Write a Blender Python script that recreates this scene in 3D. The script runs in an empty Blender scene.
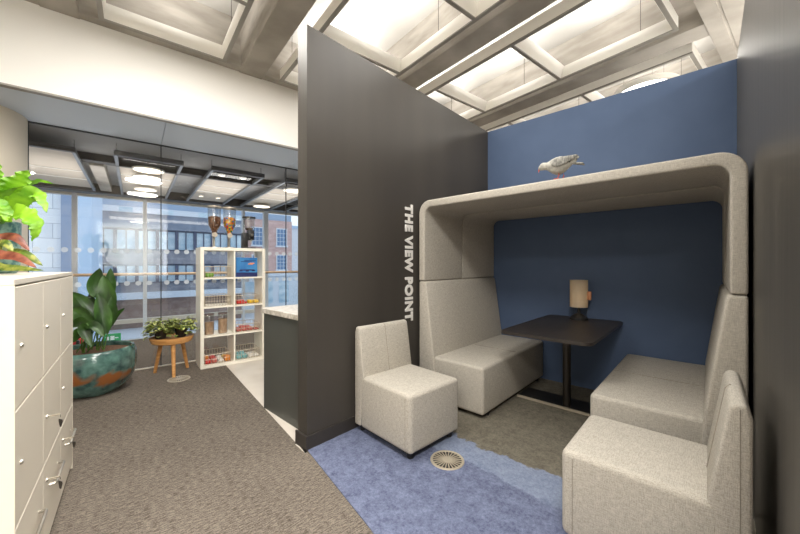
import bpy, bmesh, math, random
from mathutils import Vector, Matrix
random.seed(7)
PI = math.pi
scene = bpy.context.scene
COL = scene.collection
H = 1.3          # eye height
F = 334.0        # focal length in pixels of the 800 px wide frame

# ------------------------------------------------------------------ frames
class Frame:
    def __init__(s, ox, oy, ang):
        s.o = Vector((ox, oy, 0)); s.ang = ang
        s.x = Vector((math.cos(ang), math.sin(ang), 0)); s.y = Vector((-math.sin(ang), math.cos(ang), 0))
    def p(s, x, y, z=0): return s.o + s.x*x + s.y*y + Vector((0, 0, z))
BO = Frame(-.65, 2.334, math.radians(-42.77))    # booth: x across the bay, y into it
BU = Frame(0, 0, math.radians(38.5))             # building grid: x along the glass, y out to the street

# ------------------------------------------------------------------ materials
def s2l(c): return c/12.92 if c <= .04045 else ((c+.055)/1.055)**2.4
def rgb(r, g, b): return (s2l(r/255), s2l(g/255), s2l(b/255), 1)
MATS = {}
def mat(name, col, rough=.6, metal=0, col2=None, scale=(20, 20, 20), bump=0, detail=3, emit=None, estr=0,
        trans=0, contrast=(.35, .65), coat=0, spec=.5, bscale=None, alpha=1):
    m = bpy.data.materials.new(name); m.use_nodes = True
    nt = m.node_tree; N = nt.nodes; L = nt.links; b = N['Principled BSDF']
    b.inputs['Base Color'].default_value = col
    b.inputs['Roughness'].default_value = rough; b.inputs['Metallic'].default_value = metal
    b.inputs['Specular IOR Level'].default_value = spec
    if coat: b.inputs['Coat Weight'].default_value = coat; b.inputs['Coat Roughness'].default_value = .08
    if trans: b.inputs['Transmission Weight'].default_value = trans
    if alpha < 1: b.inputs['Alpha'].default_value = alpha
    tc = N.new('ShaderNodeTexCoord')
    def noise(sc, det):
        mp = N.new('ShaderNodeMapping'); mp.inputs['Scale'].default_value = sc
        L.new(tc.outputs['Object'], mp.inputs['Vector'])
        n = N.new('ShaderNodeTexNoise'); n.inputs['Scale'].default_value = 1; n.inputs['Detail'].default_value = det
        L.new(mp.outputs[0], n.inputs['Vector']); return n
    if col2:
        n = noise(scale, detail)
        r = N.new('ShaderNodeValToRGB'); r.color_ramp.elements[0].position = contrast[0]; r.color_ramp.elements[1].position = contrast[1]
        r.color_ramp.elements[0].color = col; r.color_ramp.elements[1].color = col2
        L.new(n.outputs['Fac'], r.inputs[0]); L.new(r.outputs[0], b.inputs['Base Color'])
    if bump:
        n2 = noise(bscale or scale, detail)
        bp = N.new('ShaderNodeBump'); bp.inputs['Strength'].default_value = bump; bp.inputs['Distance'].default_value = .01
        L.new(n2.outputs['Fac'], bp.inputs['Height']); L.new(bp.outputs[0], b.inputs['Normal'])
    if emit:
        b.inputs['Emission Color'].default_value = emit; b.inputs['Emission Strength'].default_value = estr
    MATS[name] = m
    return m

def fabric(name, c1, c2):
    m = mat(name, c1, .95, spec=.15)
    nt = m.node_tree; N = nt.nodes; L = nt.links; b = N['Principled BSDF']
    tc = N.new('ShaderNodeTexCoord'); fac = []
    for sc in ((400, 400, 34), (400, 40, 280), (40, 400, 280)):
        mp = N.new('ShaderNodeMapping'); mp.inputs['Scale'].default_value = sc
        n = N.new('ShaderNodeTexNoise'); n.inputs['Scale'].default_value = 1; n.inputs['Detail'].default_value = 2
        L.new(tc.outputs['Object'], mp.inputs[0]); L.new(mp.outputs[0], n.inputs['Vector']); fac.append(n.outputs['Fac'])
    a = N.new('ShaderNodeMath'); a.operation = 'ADD'; L.new(fac[0], a.inputs[0]); L.new(fac[1], a.inputs[1])
    a2 = N.new('ShaderNodeMath'); a2.operation = 'ADD'; L.new(a.outputs[0], a2.inputs[0]); L.new(fac[2], a2.inputs[1])
    d = N.new('ShaderNodeMath'); d.operation = 'DIVIDE'; d.inputs[1].default_value = 3; L.new(a2.outputs[0], d.inputs[0])
    r = N.new('ShaderNodeValToRGB'); r.color_ramp.elements[0].position = .40; r.color_ramp.elements[1].position = .60
    r.color_ramp.elements[0].color = c1; r.color_ramp.elements[1].color = c2
    L.new(d.outputs[0], r.inputs[0]); L.new(r.outputs[0], b.inputs['Base Color'])
    bp = N.new('ShaderNodeBump'); bp.inputs['Strength'].default_value = .25; bp.inputs['Distance'].default_value = .003
    L.new(d.outputs[0], bp.inputs['Height']); L.new(bp.outputs[0], b.inputs['Normal'])
    return m

FAB = fabric('woven grey beige fabric', rgb(158, 152, 142), rgb(196, 190, 179))
SEAM = mat('seam shadow thread', rgb(146, 139, 128), .95, spec=.1)  # thread a little darker than the fabric
DARKWALL = mat('dark brown grey wall paint', rgb(60, 56, 52), .45, col2=rgb(66, 62, 57), scale=(3, 3, .4), spec=.4)
DARKTRIM = mat('dark skirting paint', rgb(50, 46, 43), .5)
RIGHTWALL = mat('dark brushed wall laminate', rgb(66, 63, 58), .4, col2=rgb(82, 78, 72), scale=(40, 40, 1.2), spec=.5, contrast=(.3, .7))
BLUEWALL = mat('matt blue wall paint', rgb(76, 93, 122), .6, col2=rgb(79, 96, 125), scale=(4, 4, 4), spec=.25)
WHITE = mat('white painted plaster', rgb(240, 238, 234), .7)
SOFFIT = mat('pale soffit panel', rgb(206, 216, 228), .5)  # blue in the colour stands in for daylight bounced onto the soffit
CREAM = mat('cream painted wall', rgb(214, 205, 190), .75)
CONC = mat('board marked concrete', rgb(156, 150, 141), .85, col2=rgb(184, 178, 169), scale=(2.2, 2.2, 9), bump=.15, detail=6, spec=.2)
CONCUP = mat('pale concrete slab', rgb(190, 187, 181), .85, col2=rgb(206, 203, 197), scale=(1.2, 1.2, 3), bump=.08, detail=5, spec=.2)
FRAMEM = mat('off white coffer frame', rgb(240, 237, 230), .5)
FRAMEG = mat('grey metal coffer edge', rgb(146, 142, 135), .45)
LOCK = mat('cream powder coated steel', rgb(222, 213, 197), .42)
LOCKD = mat('shadow gap grey', rgb(170, 160, 145), .6)
CHROME = mat('brushed nickel', rgb(190, 184, 174), .3, 1)
CHROME2 = mat('cast aluminium vent', rgb(176, 166, 148), .45, .3)
DARKMET = mat('dark steel', rgb(72, 68, 64), .35, .8)
BLACK = mat('black plastic', rgb(28, 27, 27), .5)
BLACKGL = mat('black laminate table top', rgb(44, 39, 36), .42, col2=rgb(54, 48, 44), scale=(60, 6, 60))
PEND = mat('pale lamp ring', rgb(232, 228, 220), .5)
LED = mat('lit lamp diffuser', (1, 1, 1, 1), .5, emit=(1, .84, .62, 1), estr=2.2)
LEDW = mat('lit ring lamp diffuser', (1, 1, 1, 1), .5, emit=(1, .95, .86, 1), estr=5)
LETTER = mat('pale grey letters', rgb(222, 220, 216), .5)
OAK = mat('oiled oak', rgb(190, 132, 72), .5, col2=rgb(215, 160, 98), scale=(6, 6, 40))
RAILW = mat('pale wood handrail', rgb(200, 170, 138), .5)
SHELFW = mat('white melamine', rgb(238, 232, 218), .45)
CAB = mat('dark green grey cabinet', rgb(74, 76, 72), .45)
STONE = mat('pale terrazzo stone', rgb(176, 168, 156), .3, col2=rgb(218, 211, 201), scale=(30, 30, 30), detail=6)
KFLOOR = mat('pale vinyl floor', rgb(205, 196, 184), .4, col2=rgb(216, 208, 197), scale=(3, 3, 3))
SOIL = mat('bark soil', rgb(70, 48, 32), .95, col2=rgb(118, 84, 58), scale=(90, 90, 90), bump=.8)
LEAFD = mat('dark glossy leaf', rgb(24, 50, 14), .38, col2=rgb(54, 92, 28), scale=(11, 11, 5), spec=.5)
LEAFL = mat('bright lime leaf', rgb(92, 150, 22), .4, col2=rgb(142, 190, 44), scale=(14, 14, 14))
LEAFR = mat('dark red leaf underside', rgb(92, 40, 32), .45, col2=rgb(138, 82, 60), scale=(30, 30, 8))
LEAFP = mat('variegated stripe leaf', rgb(70, 92, 28), .45, col2=rgb(138, 140, 62), scale=(44, 44, 44), contrast=(.4, .62))
LEAFV = mat('variegated cream leaf', rgb(88, 118, 40), .5, col2=rgb(206, 208, 128), scale=(60, 60, 60), contrast=(.42, .58))
STEM = mat('green stalk', rgb(80, 120, 44), .5)
ALU = mat('pale aluminium mullion', rgb(222, 224, 226), .5)
SILL = mat('cream sill', rgb(210, 202, 188), .5)
RAFT = mat('cream acoustic raft', rgb(206, 196, 182), .8)
RAFTF = mat('dark raft frame', rgb(62, 58, 54), .5)
RAFTS = mat('steel raft channel', rgb(120, 124, 128), .4, .4)
SLAB2 = mat('grey services ceiling', rgb(158, 157, 155), .8, col2=rgb(172, 170, 167), scale=(1.5, 1.5, 1.5))

def glass(name, tint=(.96, .97, .98, 1), refl=1.0, base=.0):
    m = bpy.data.materials.new(name); m.use_nodes = True; nt = m.node_tree; N = nt.nodes; L = nt.links
    N.remove(N['Principled BSDF']); out = N['Material Output']
    t = N.new('ShaderNodeBsdfTransparent'); t.inputs[0].default_value = tint
    g = N.new('ShaderNodeBsdfGlossy'); g.inputs['Roughness'].default_value = .01
    lw = N.new('ShaderNodeLayerWeight'); lw.inputs['Blend'].default_value = .5
    pw = N.new('ShaderNodeMath'); pw.operation = 'POWER'; pw.inputs[1].default_value = 4; L.new(lw.outputs['Facing'], pw.inputs[0])
    mu = N.new('ShaderNodeMath'); mu.operation = 'MULTIPLY_ADD'; mu.inputs[1].default_value = .8*refl; mu.inputs[2].default_value = .045+base
    mx = N.new('ShaderNodeMixShader'); L.new(pw.outputs[0], mu.inputs[0]); L.new(mu.outputs[0], mx.inputs[0])
    L.new(t.outputs[0], mx.inputs[1]); L.new(g.outputs[0], mx.inputs[2]); L.new(mx.outputs[0], out.inputs[0])
    return m
GLASS = glass('clear partition glass', refl=1.0)
GLASSF = glass('curtain wall glass', (.95, .97, .98, 1), .8)
GLASSJ = glass('clear jar plastic', (.86, .87, .86, 1), 1.1, .10)
DOT = mat('frosted white dot', rgb(225, 232, 238), .8, alpha=.55)
JOINT = mat('black silicone joint', rgb(30, 30, 32), .6)

# carpets ----------------------------------------------------------
def carpet_main():
    m = mat('dark woven loop carpet', rgb(92, 85, 78), 1, spec=.05)
    nt = m.node_tree; N = nt.nodes; L = nt.links; b = N['Principled BSDF']
    tc = N.new('ShaderNodeTexCoord')
    def nz(sc, det=2):
        mp = N.new('ShaderNodeMapping'); mp.inputs['Scale'].default_value = sc
        n = N.new('ShaderNodeTexNoise'); n.inputs['Scale'].default_value = 1; n.inputs['Detail'].default_value = det
        L.new(tc.outputs['Object'], mp.inputs[0]); L.new(mp.outputs[0], n.inputs['Vector']); return n.outputs['Fac']
    f1 = nz((30, 150, 1)); f2 = nz((150, 150, 1)); f3 = nz((1.5, 1.5, 1), 3)
    a = N.new('ShaderNodeMath'); a.operation = 'MULTIPLY_ADD'; a.inputs[1].default_value = .6
    L.new(f1, a.inputs[0])
    c = N.new('ShaderNodeMath'); c.operation = 'MULTIPLY'; c.inputs[1].default_value = .4; L.new(f2, c.inputs[0]); L.new(c.outputs[0], a.inputs[2])
    d = N.new('ShaderNodeMath'); d.operation = 'MULTIPLY_ADD'; d.inputs[1].default_value = .12; L.new(f3, d.inputs[0]); L.new(a.outputs[0], d.inputs[2])
    r = N.new('ShaderNodeValToRGB'); r.color_ramp.elements[0].position = .46; r.color_ramp.elements[1].position = .66
    r.color_ramp.elements[0].color = rgb(78, 71, 65); r.color_ramp.elements[1].color = rgb(128, 119, 109)
    L.new(d.outputs[0], r.inputs[0]); L.new(r.outputs[0], b.inputs['Base Color'])
    bp = N.new('ShaderNodeBump'); bp.inputs['Strength'].default_value = .5; bp.inputs['Distance'].default_value = .006
    L.new(a.outputs[0], bp.inputs['Height']); L.new(bp.outputs[0], b.inputs['Normal'])
    return m
CARPET = carpet_main()
def carpet_booth():
    m = mat('blue and grey patterned carpet', rgb(90, 100, 140), 1, spec=.05)
    nt = m.node_tree; N = nt.nodes; L = nt.links; b = N['Principled BSDF']
    tc = N.new('ShaderNodeTexCoord'); sep = N.new('ShaderNodeSeparateXYZ'); L.new(tc.outputs['Object'], sep.inputs[0])
    def nz(sc, det=2, rough=.5):
        n = N.new('ShaderNodeTexNoise'); n.inputs['Scale'].default_value = sc; n.inputs['Detail'].default_value = det; n.inputs['Roughness'].default_value = rough
        L.new(tc.outputs['Object'], n.inputs['Vector']); return n.outputs['Fac']
    def ma(op, x, y, z=None):
        k = N.new('ShaderNodeMath'); k.operation = op
        for i, v in enumerate((x, y, z)):
            if v is None: continue
            if isinstance(v, (int, float)): k.inputs[i].default_value = v
            else: L.new(v, k.inputs[i])
        return k.outputs[0]
    def ramp(f, p0, p1, c0, c1):
        r = N.new('ShaderNodeValToRGB'); r.color_ramp.elements[0].position = p0; r.color_ramp.elements[1].position = p1
        r.color_ramp.elements[0].color = c0; r.color_ramp.elements[1].color = c1; L.new(f, r.inputs[0]); return r.outputs[0]
    def mix(f, a, c):
        k = N.new('ShaderNodeMix'); k.data_type = 'RGBA'; L.new(f, k.inputs[0]); L.new(a, k.inputs[6]); L.new(c, k.inputs[7]); return k.outputs[2]
    wob = ma('MULTIPLY_ADD', nz(14, 4, .7), .10, -.05)
    wob2 = ma('MULTIPLY_ADD', nz(4, 3, .6), .16, -.08)
    wob = ma('ADD', wob, wob2)
    y = ma('ADD', sep.outputs['Y'], wob)
    fine = nz(70, 4, .85); blot = nz(13, 6, .85)
    tex = ma('MULTIPLY_ADD', fine, .5, ma('MULTIPLY', blot, .5))
    deep = ramp(tex, .38, .62, rgb(74, 80, 104), rgb(122, 129, 154))
    light = ramp(tex, .38, .62, rgb(104, 114, 138), rgb(138, 148, 168))
    grey = ramp(tex, .38, .62, rgb(88, 84, 74), rgb(126, 120, 108))
    one = (1, 1, 1, 1); zero = (0, 0, 0, 1)
    f1 = ramp(y, .60, .62, zero, one); f2 = ramp(y, .845, .86, zero, one)
    c = mix(f2, mix(f1, deep, light), grey)
    L.new(c, b.inputs['Base Color'])
    bp = N.new('ShaderNodeBump'); bp.inputs['Strength'].default_value = .5; bp.inputs['Distance'].default_value = .005
    L.new(fine, bp.inputs['Height']); L.new(bp.outputs[0], b.inputs['Normal'])
    return m
BCARPET = carpet_booth()

# ------------------------------------------------------------------ mesh helpers
class MB:
    def __init__(s): s.bm = bmesh.new()
    def _merge(s, b2, M=None):
        if M is not None: bmesh.ops.transform(b2, matrix=M, verts=b2.verts)
        me = bpy.data.meshes.new('tmp'); b2.to_mesh(me); b2.free(); s.bm.from_mesh(me); bpy.data.meshes.remove(me)
    def box(s, x0, x1, y0, y1, z0, z1, bev=0, seg=2, M=None):
        b = bmesh.new(); bmesh.ops.create_cube(b, size=1)
        for v in b.verts:
            v.co = Vector((x0+(v.co.x+.5)*(x1-x0), y0+(v.co.y+.5)*(y1-y0), z0+(v.co.z+.5)*(z1-z0)))
        if bev: bmesh.ops.bevel(b, geom=b.edges[:], offset=bev, segments=seg, affect='EDGES', profile=.5)
        s._merge(b, M); return s
    def prism(s, pts, axis, lo, hi, bev=0, seg=3, M=None):
        """polygon pts extruded along axis ('x','y','z') from lo to hi"""
        b = bmesh.new()
        def co(p, t):
            if axis == 'x': return (t, p[0], p[1])
            if axis == 'y': return (p[0], t, p[1])
            return (p[0], p[1], t)
        A = [b.verts.new(co(p, lo)) for p in pts]; B = [b.verts.new(co(p, hi)) for p in pts]
        b.faces.new(A); b.faces.new(B[::-1])
        n = len(pts)
        for i in range(n): b.faces.new((A[i], B[i], B[(i+1) % n], A[(i+1) % n]))
        bmesh.ops.recalc_face_normals(b, faces=b.faces)
        if bev:
            es = [e for e in b.edges if len(e.link_faces) == 2 and e.calc_face_angle(0) > math.radians(28)]
            bmesh.ops.bevel(b, geom=es, offset=bev, segments=seg, affect='EDGES', profile=.5)
        s._merge(b, M); return s
    def lathe(s, prof, seg=32, c=(0, 0, 0), M=None):
        b = bmesh.new(); rings = []
        for r, z in prof:
            if r < 1e-6: rings.append([b.verts.new((0, 0, z))])
            else: rings.append([b.verts.new((r*math.cos(2*PI*i/seg), r*math.sin(2*PI*i/seg), z)) for i in range(seg)])
        for a, d in zip(rings, rings[1:]):
            for i in range(seg):
                j = (i+1) % seg
                if len(a) == 1 and len(d) == 1: continue
                if len(a) == 1: b.faces.new((a[0], d[j], d[i]))
                elif len(d) == 1: b.faces.new((a[i], a[j], d[0]))
                else: b.faces.new((a[i], a[j], d[j], d[i]))
        bmesh.ops.recalc_face_normals(b, faces=b.faces)
        s._merge(b, Matrix.Translation(c) @ (M or Matrix())); return s
    def cyl(s, r, z0, z1, c=(0, 0), seg=24, r2=None, M=None):
        r2 = r if r2 is None else r2
        return s.lathe([(0, z0), (r, z0), (r2, z1), (0, z1)], seg, (c[0], c[1], 0), M)
    def tube(s, pts, r, seg=8, r2=None):
        b = bmesh.new(); pts = [Vector(p) for p in pts]; n = len(pts); rings = []
        up = Vector((0, 0, 1))
        for i, p in enumerate(pts):
            t = (pts[min(i+1, n-1)] - pts[max(i-1, 0)]).normalized()
            u = t.cross(up)
            if u.length < .05: u = t.cross(Vector((1, 0, 0)))
            u.normalize(); w = t.cross(u).normalized()
            rr = r if r2 is None else r+(r2-r)*i/(n-1)
            rings.append([b.verts.new(p+u*rr*math.cos(2*PI*k/seg)+w*rr*math.sin(2*PI*k/seg)) for k in range(seg)])
        for a, d in zip(rings, rings[1:]):
            for k in range(seg): b.faces.new((a[k], a[(k+1) % seg], d[(k+1) % seg], d[k]))
        b.faces.new(rings[0]); b.faces.new(rings[-1][::-1])
        bmesh.ops.recalc_face_normals(b, faces=b.faces)
        s._merge(b); return s
    def leaf(s, base, tip, w, sag=.1, n=12, fold=.25, wave=0, wf=3, up=(0, 0, 1), shape=1.0, tw=0):
        """curved blade from base to tip"""
        b = bmesh.new(); base = Vector(base); tip = Vector(tip); d = tip-base; Ln = d.length; up = Vector(up)
        side = d.cross(up)
        if side.length < .2*Ln: side = d.cross(Vector((.3, 1, 0)))
        side.normalize(); side = Matrix.Rotation(tw, 3, d.normalized()) @ side; nor = side.cross(d).normalized()
        rows = []
        for i in range(n+1):
            t = i/n; c = base+d*t+nor*sag*Ln*4*t*(1-t)
            ww = w*.5*(math.sin(PI*min(1, t**shape*.98+.02))**.75)
            wv = wave*math.sin(t*wf*2*PI)
            rows.append([b.verts.new(c+side*ww*k+nor*(abs(k)*ww*fold + wv*k*(1 if k > 0 else -1)*abs(k))) for k in (-1, -.5, 0, .5, 1)])
        for a, e in zip(rows, rows[1:]):
            for k in range(4): b.faces.new((a[k], a[k+1], e[k+1], e[k]))
        s._merge(b); return s
    def leafpath(s, pts, w, face, n=18, fold=.15, wave=0, wf=4, shape=.8):
        """blade following a smooth path, broad side turned to 'face'"""
        P = [Vector(p) for p in pts]; P = [P[0]*2-P[1]]+P+[P[-1]*2-P[-2]]; m = len(P)-3; C = []
        for i in range(n+1):
            u = i/n*m; k = min(int(u), m-1); t = u-k; a, b_, c, d = P[k:k+4]
            C.append(.5*((2*b_)+(c-a)*t+(2*a-5*b_+4*c-d)*t*t+(3*b_-a-3*c+d)*t**3))
        b = bmesh.new(); rows = []; face = Vector(face).normalized()
        for i, c in enumerate(C):
            t = i/n; tg = (C[min(i+1, n)]-C[max(i-1, 0)]).normalized(); sd = tg.cross(face)
            if sd.length < .1: sd = tg.cross(Vector((0, 0, 1)))
            sd.normalize(); no = sd.cross(tg).normalized()
            ww = w*.5*(math.sin(PI*min(1, t**shape*.97+.03))**.7)
            rows.append([b.verts.new(c+sd*ww*k*(1+wave*6*math.sin(t*wf*2*PI+k)*(abs(k) == 1))+no*(abs(k)*ww*fold+wave*w*4*math.sin(t*wf*4*PI+2*k)*(abs(k) == 1))) for k in (-1, -.5, 0, .5, 1)])
        for a, e in zip(rows, rows[1:]):
            for k in range(4): b.faces.new((a[k], a[k+1], e[k+1], e[k]))
        s._merge(b); return s
    def sphere(s, r, c, M=None, sub=2, sc=(1, 1, 1)):
        b = bmesh.new(); bmesh.ops.create_icosphere(b, subdivisions=sub, radius=r)
        s._merge(b, Matrix.Translation(c) @ (M or Matrix()) @ Matrix.Diagonal((*sc, 1))); return s
    def build(s, name, m, parent=None, smooth=35, loc=None, rz=0):
        me = bpy.data.meshes.new(name); s.bm.to_mesh(me); s.bm.free()
        for mm in (m if isinstance(m, (list, tuple)) else [m]): me.materials.append(mm)
        if smooth:
            me.polygons.foreach_set('use_smooth', [True]*len(me.polygons)); me.set_sharp_from_angle(angle=math.radians(smooth))
        o = bpy.data.objects.new(name, me); COL.objects.link(o)
        if parent: o.parent = parent
        if loc is not None: o.location = loc
        o.rotation_euler = (0, 0, rz)
        return o
def tag(o, label, cat, group=None, kind=None):
    if label: o['label'] = label
    if cat: o['category'] = cat
    if group: o['group'] = group
    if kind: o['kind'] = kind
    return o
def thing(name, label, cat, fr, x, y, z=0, rot=0, group=None):
    o = bpy.data.objects.new(name, None); COL.objects.link(o); o.empty_display_size = .1
    o.location = fr.p(x, y, z); o.rotation_euler = (0, 0, fr.ang+rot)
    return tag(o, label, cat, group)
def struct(name, mb, m, fr, label=None, x=0, y=0, z=0, smooth=35):
    o = mb.build(name, m, None, smooth, fr.p(x, y, z), fr.ang); o['kind'] = 'structure'
    tag(o, label, 'room')
    return o
def copy_tree(o, parent=None):
    c = o.copy(); COL.objects.link(c)
    if parent: c.parent = parent
    for ch in list(o.children): copy_tree(ch, c)
    return c
def put(o, fr, x, y, z=0, rot=0):
    o.location = fr.p(x, y, z); o.rotation_euler = (0, 0, fr.ang+rot)

# ================================================================== SETTING
NW, NE, MS, MN = -3.2, 7.6, -3.2, 5.2           # room limits on the building grid
struct('floor', MB().box(NW, NE, MS, 7.33, -.12, 0), CARPET, BU, 'dark grey brown loop carpet floor', smooth=0)
# blue and grey carpet of the booth bay
bc = MB(); b = bmesh.new()
pts = [(0, 0), (0.02, 0.0), (2.23, -.45), (2.23, 2.6), (0, 2.6)]
pts = [(0, 0), (2.23, -.45), (2.23, 2.6), (0, 2.6)]
bc.prism(pts, 'z', .0005, .006)
struct('floor', bc, BCARPET, BO, 'blue carpet turning grey brown towards the booth', smooth=0)
# pale kitchen floor, left edge at n = 0.533 (along the building grid)
kf = MB().box(.53, 3.0, .0, .0, 0, 0)
kf = MB()
def bu_of(fr, x, y):
    p = fr.p(x, y); return (p.dot(BU.x), p.dot(BU.y))
e1 = bu_of(BO, -.117, .0); e2 = bu_of(BO, -.117, 2.9)
k0 = Vector((-1.234, 3.026, 0)); kn = k0.dot(BU.x)
kf.prism([(kn, 2.2), (e1[0]-.02, e1[1]), (e2[0], e2[1]), (e2[0]+2, 5.18), (kn, 5.18)], 'z', .0005, .004)
struct('floor', kf, KFLOOR, BU, 'pale vinyl kitchen floor behind the dark partition', smooth=0)

# dark partition, blue wall, right wall
WT = 2.977
struct('wall_left', MB().box(-.12, 0, 0, 2.72, 0, WT), DARKWALL, BO, 'dark brown partition wall carrying the lettering', smooth=0)
struct('wall_back', MB().box(0, 2.35, 2.6, 2.72, 0, WT), BLUEWALL, BO, 'blue end wall of the booth bay', smooth=0)
struct('wall_right', MB().box(2.23, 2.35, -.62, 2.6, 0, WT+.0), RIGHTWALL, BO, 'dark brushed wall to the right of the booth', smooth=0)
struct('baseboard_left', MB().box(-.135, .014, -.014, .0, 0, .1, .002).box(0, .014, 0, 2.6, 0, .1, .002), DARKTRIM, BO, 'dark skirting along the partition', smooth=0)
0 and struct('baseboard_back', MB().box(.014, 2.2, 2.586, 2.6, 0, .1, .002), BLUEWALL, BO, 'blue skirting along the end wall', smooth=0)

# bulkhead with soffit over the glass line
struct('wall_front', MB().box(NW, NE, 4.246, 4.30, 2.807, 4.2), WHITE, BU, 'white bulkhead above the glass partition', smooth=0)
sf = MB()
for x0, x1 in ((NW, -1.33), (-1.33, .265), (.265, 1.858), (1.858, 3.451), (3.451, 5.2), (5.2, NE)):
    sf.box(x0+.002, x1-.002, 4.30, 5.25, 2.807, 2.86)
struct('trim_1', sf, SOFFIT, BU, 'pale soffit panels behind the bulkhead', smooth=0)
struct('trim_2', MB().box(NW, NE, 4.240, 4.30, 2.795, 2.812), FRAMEG, BU, 'grey edge trim under the bulkhead', smooth=0)
# outer room walls (behind and beside the camera)
struct('wall_near', MB().box(NW-.1, NE+.1, MS-.1, MS, 0, 4.2), CREAM, BU, smooth=0)
struct('wall_far_left', MB().box(NW-.1, NW, MS, 12.0, 0, 4.2), CREAM, BU, smooth=0)
struct('wall_far_right', MB().box(NE, NE+.1, MS, 9.4, 0, 4.2), CREAM, BU, smooth=0)
struct('wall_kitchen', MB().box(4.4, NE, 5.2, 5.3, 0, 2.8), CREAM, BU, smooth=0)

# ------------------------------------------------ ceiling: slab, beams
struct('ceiling', MB().box(NW-.1, NE+.1, MS-.1, 4.3, 4.02, 4.2), CONCUP, BU, 'pale concrete slab of the coffered ceiling', smooth=0)
def beam_y(x0, w, y0, y1):   # trapezoid beam running along m with small step
    return MB().prism([(x0-.05, 4.03), (x0, 3.60), (x0, 3.55), (x0+w, 3.55), (x0+w, 3.60), (x0+w+.05, 4.03)], 'y', y0, y1, .008, 2)
tn = 3
for i, x0 in enumerate((-2.26, -.65, .96, 2.57, 4.18, 5.79)):
    struct('trim_%d' % tn, beam_y(x0, .26, .66, 4.246), CONC, BU, 'concrete beam crossing the ceiling', smooth=0); tn += 1
struct('trim_%d' % tn, MB().prism([(.36, 4.03), (.40, 3.535), (.53, 3.535), (.535, 3.545), (.55, 3.545), (.555, 3.535), (.67, 3.535), (.71, 4.03)], 'x', NW, NE), CONC, BU, 'wide concrete cross beam above the bay', smooth=0); tn += 1
struct('trim_%d' % tn, MB().prism([(4.02, 4.03), (4.14, 3.56), (4.245, 3.56), (4.245, 4.03)], 'x', NW, NE), CONC, BU, 'concrete edge beam along the bulkhead', smooth=0); tn += 1
struct('trim_%d' % tn, MB().box(NW, NE, -1.3, -1.04, 3.55, 4.03), CONC, BU, smooth=0); tn += 1

# coffer frames: one hung frame per bay, with two crossbars
def coffer(x0, x1, label):
    o = thing('coffer_frame', label, 'ceiling frame', BU, x0, .84, 3.53, 0, 'hung frames in the ceiling bays')
    w = x1-x0; L_ = 4.10-.84; t = .03; hh = .13
    m = MB(); g = MB()
    for a, b_ in ((0, t), (w-t, w)):
        m.box(a, b_, 0, L_, .012, hh); g.box(a-.004, b_+.004, -.004, L_+.004, 0, .012)
    for y in (0, 1.95-.84, 3.06-.84, L_-t):
        m.box(t, w-t, y, y+t, .012, hh); g.box(t, w-t, y-.002, y+t+.002, .001, .012)
    # splayed inner reflector
    for y0, y1 in ((t, 1.11), (1.11+t, 2.22), (2.22+t, L_-t)):
        m.prism([(t, hh), (t, .015), (.05, hh)], 'y', y0, y1); m.prism([(w-t, .015), (w-t, hh), (w-.05, hh)], 'y', y0, y1)
        m.prism([(y0, .015), (y0, hh), (y0+.055, hh)], 'x', t, w-t); m.prism([(y1, .015), (y1, hh), (y1-.055, hh)], 'x', t, w-t)
    m.build('frame', FRAMEM, o, 0); g.build('edge_trim', FRAMEG, o, 0)
    for x in (.015, w-.015):
        for y in (.3, 1.6, 2.9): MB().box(x-.002, x+.002, y-.002, y+.002, hh, .49).build('hanging_wire', DARKMET, o, 0)
    return o
LBL = ['dim coffer frame at the left above the white bulkhead', 'bright coffer frame above the dark partition top',
       'bright coffer frame in the middle, above the bird', 'coffer frame just behind the top of the blue wall']
coffer(-.25, .79, LBL[0]); coffer(1.39, 2.46, LBL[1]); coffer(3.0, 4.06, LBL[2]); coffer(4.61, 5.67, LBL[3])

# round ring lamp in the fourth bay
def area(name, fr, x, y, z, sx, sy, power, col=(1, .93, .82), down=True, shape='RECTANGLE', rot=None, spread=None):
    l = bpy.data.lights.new(name, 'AREA'); l.shape = shape; l.size = sx; l.size_y = sy; l.energy = power; l.color = col
    if spread: l.spread = spread
    o = bpy.data.objects.new(name, l); COL.objects.link(o); o.location = fr.p(x, y, z)
    o.rotation_euler = rot if rot else ((0, 0, fr.ang) if down else (PI, 0, fr.ang)); return o
def ring_lamp(n, m, z, r, label, power, emit=LEDW):
    o = thing('ring_lamp', label, 'ceiling light', BU, n, m, z)
    MB().lathe([(r-.03, .0), (r, 0), (r, .06), (r-.06, .07), (0, .07)], 48).build('housing', PEND, o)
    MB().lathe([(0, .006), (r-.032, .006)], 48).build('diffuser', emit, o)
    for k in range(3): MB().tube([((r-.1)*math.cos(k*2.09), (r-.1)*math.sin(k*2.09), .07), ((r-.1)*math.cos(k*2.09), (r-.1)*math.sin(k*2.09), 4.019-z)], .0015, 4).build('hanging_wire', DARKMET, o)
    if power: area('ring_light', BU, n, m, z-.004, 2*r*.9, 2*r*.9, power, (1, .97, .92), shape='DISK'); area('ring_glow', BU, n, m, z+.08, 2*r*.9, 2*r*.9, power*.22, (1, .97, .92), down=False, shape='DISK')
    return o
ring_lamp(5.04, 1.36, 3.455, .34, 'large round lit ring lamp above the blue wall', 16)

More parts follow.
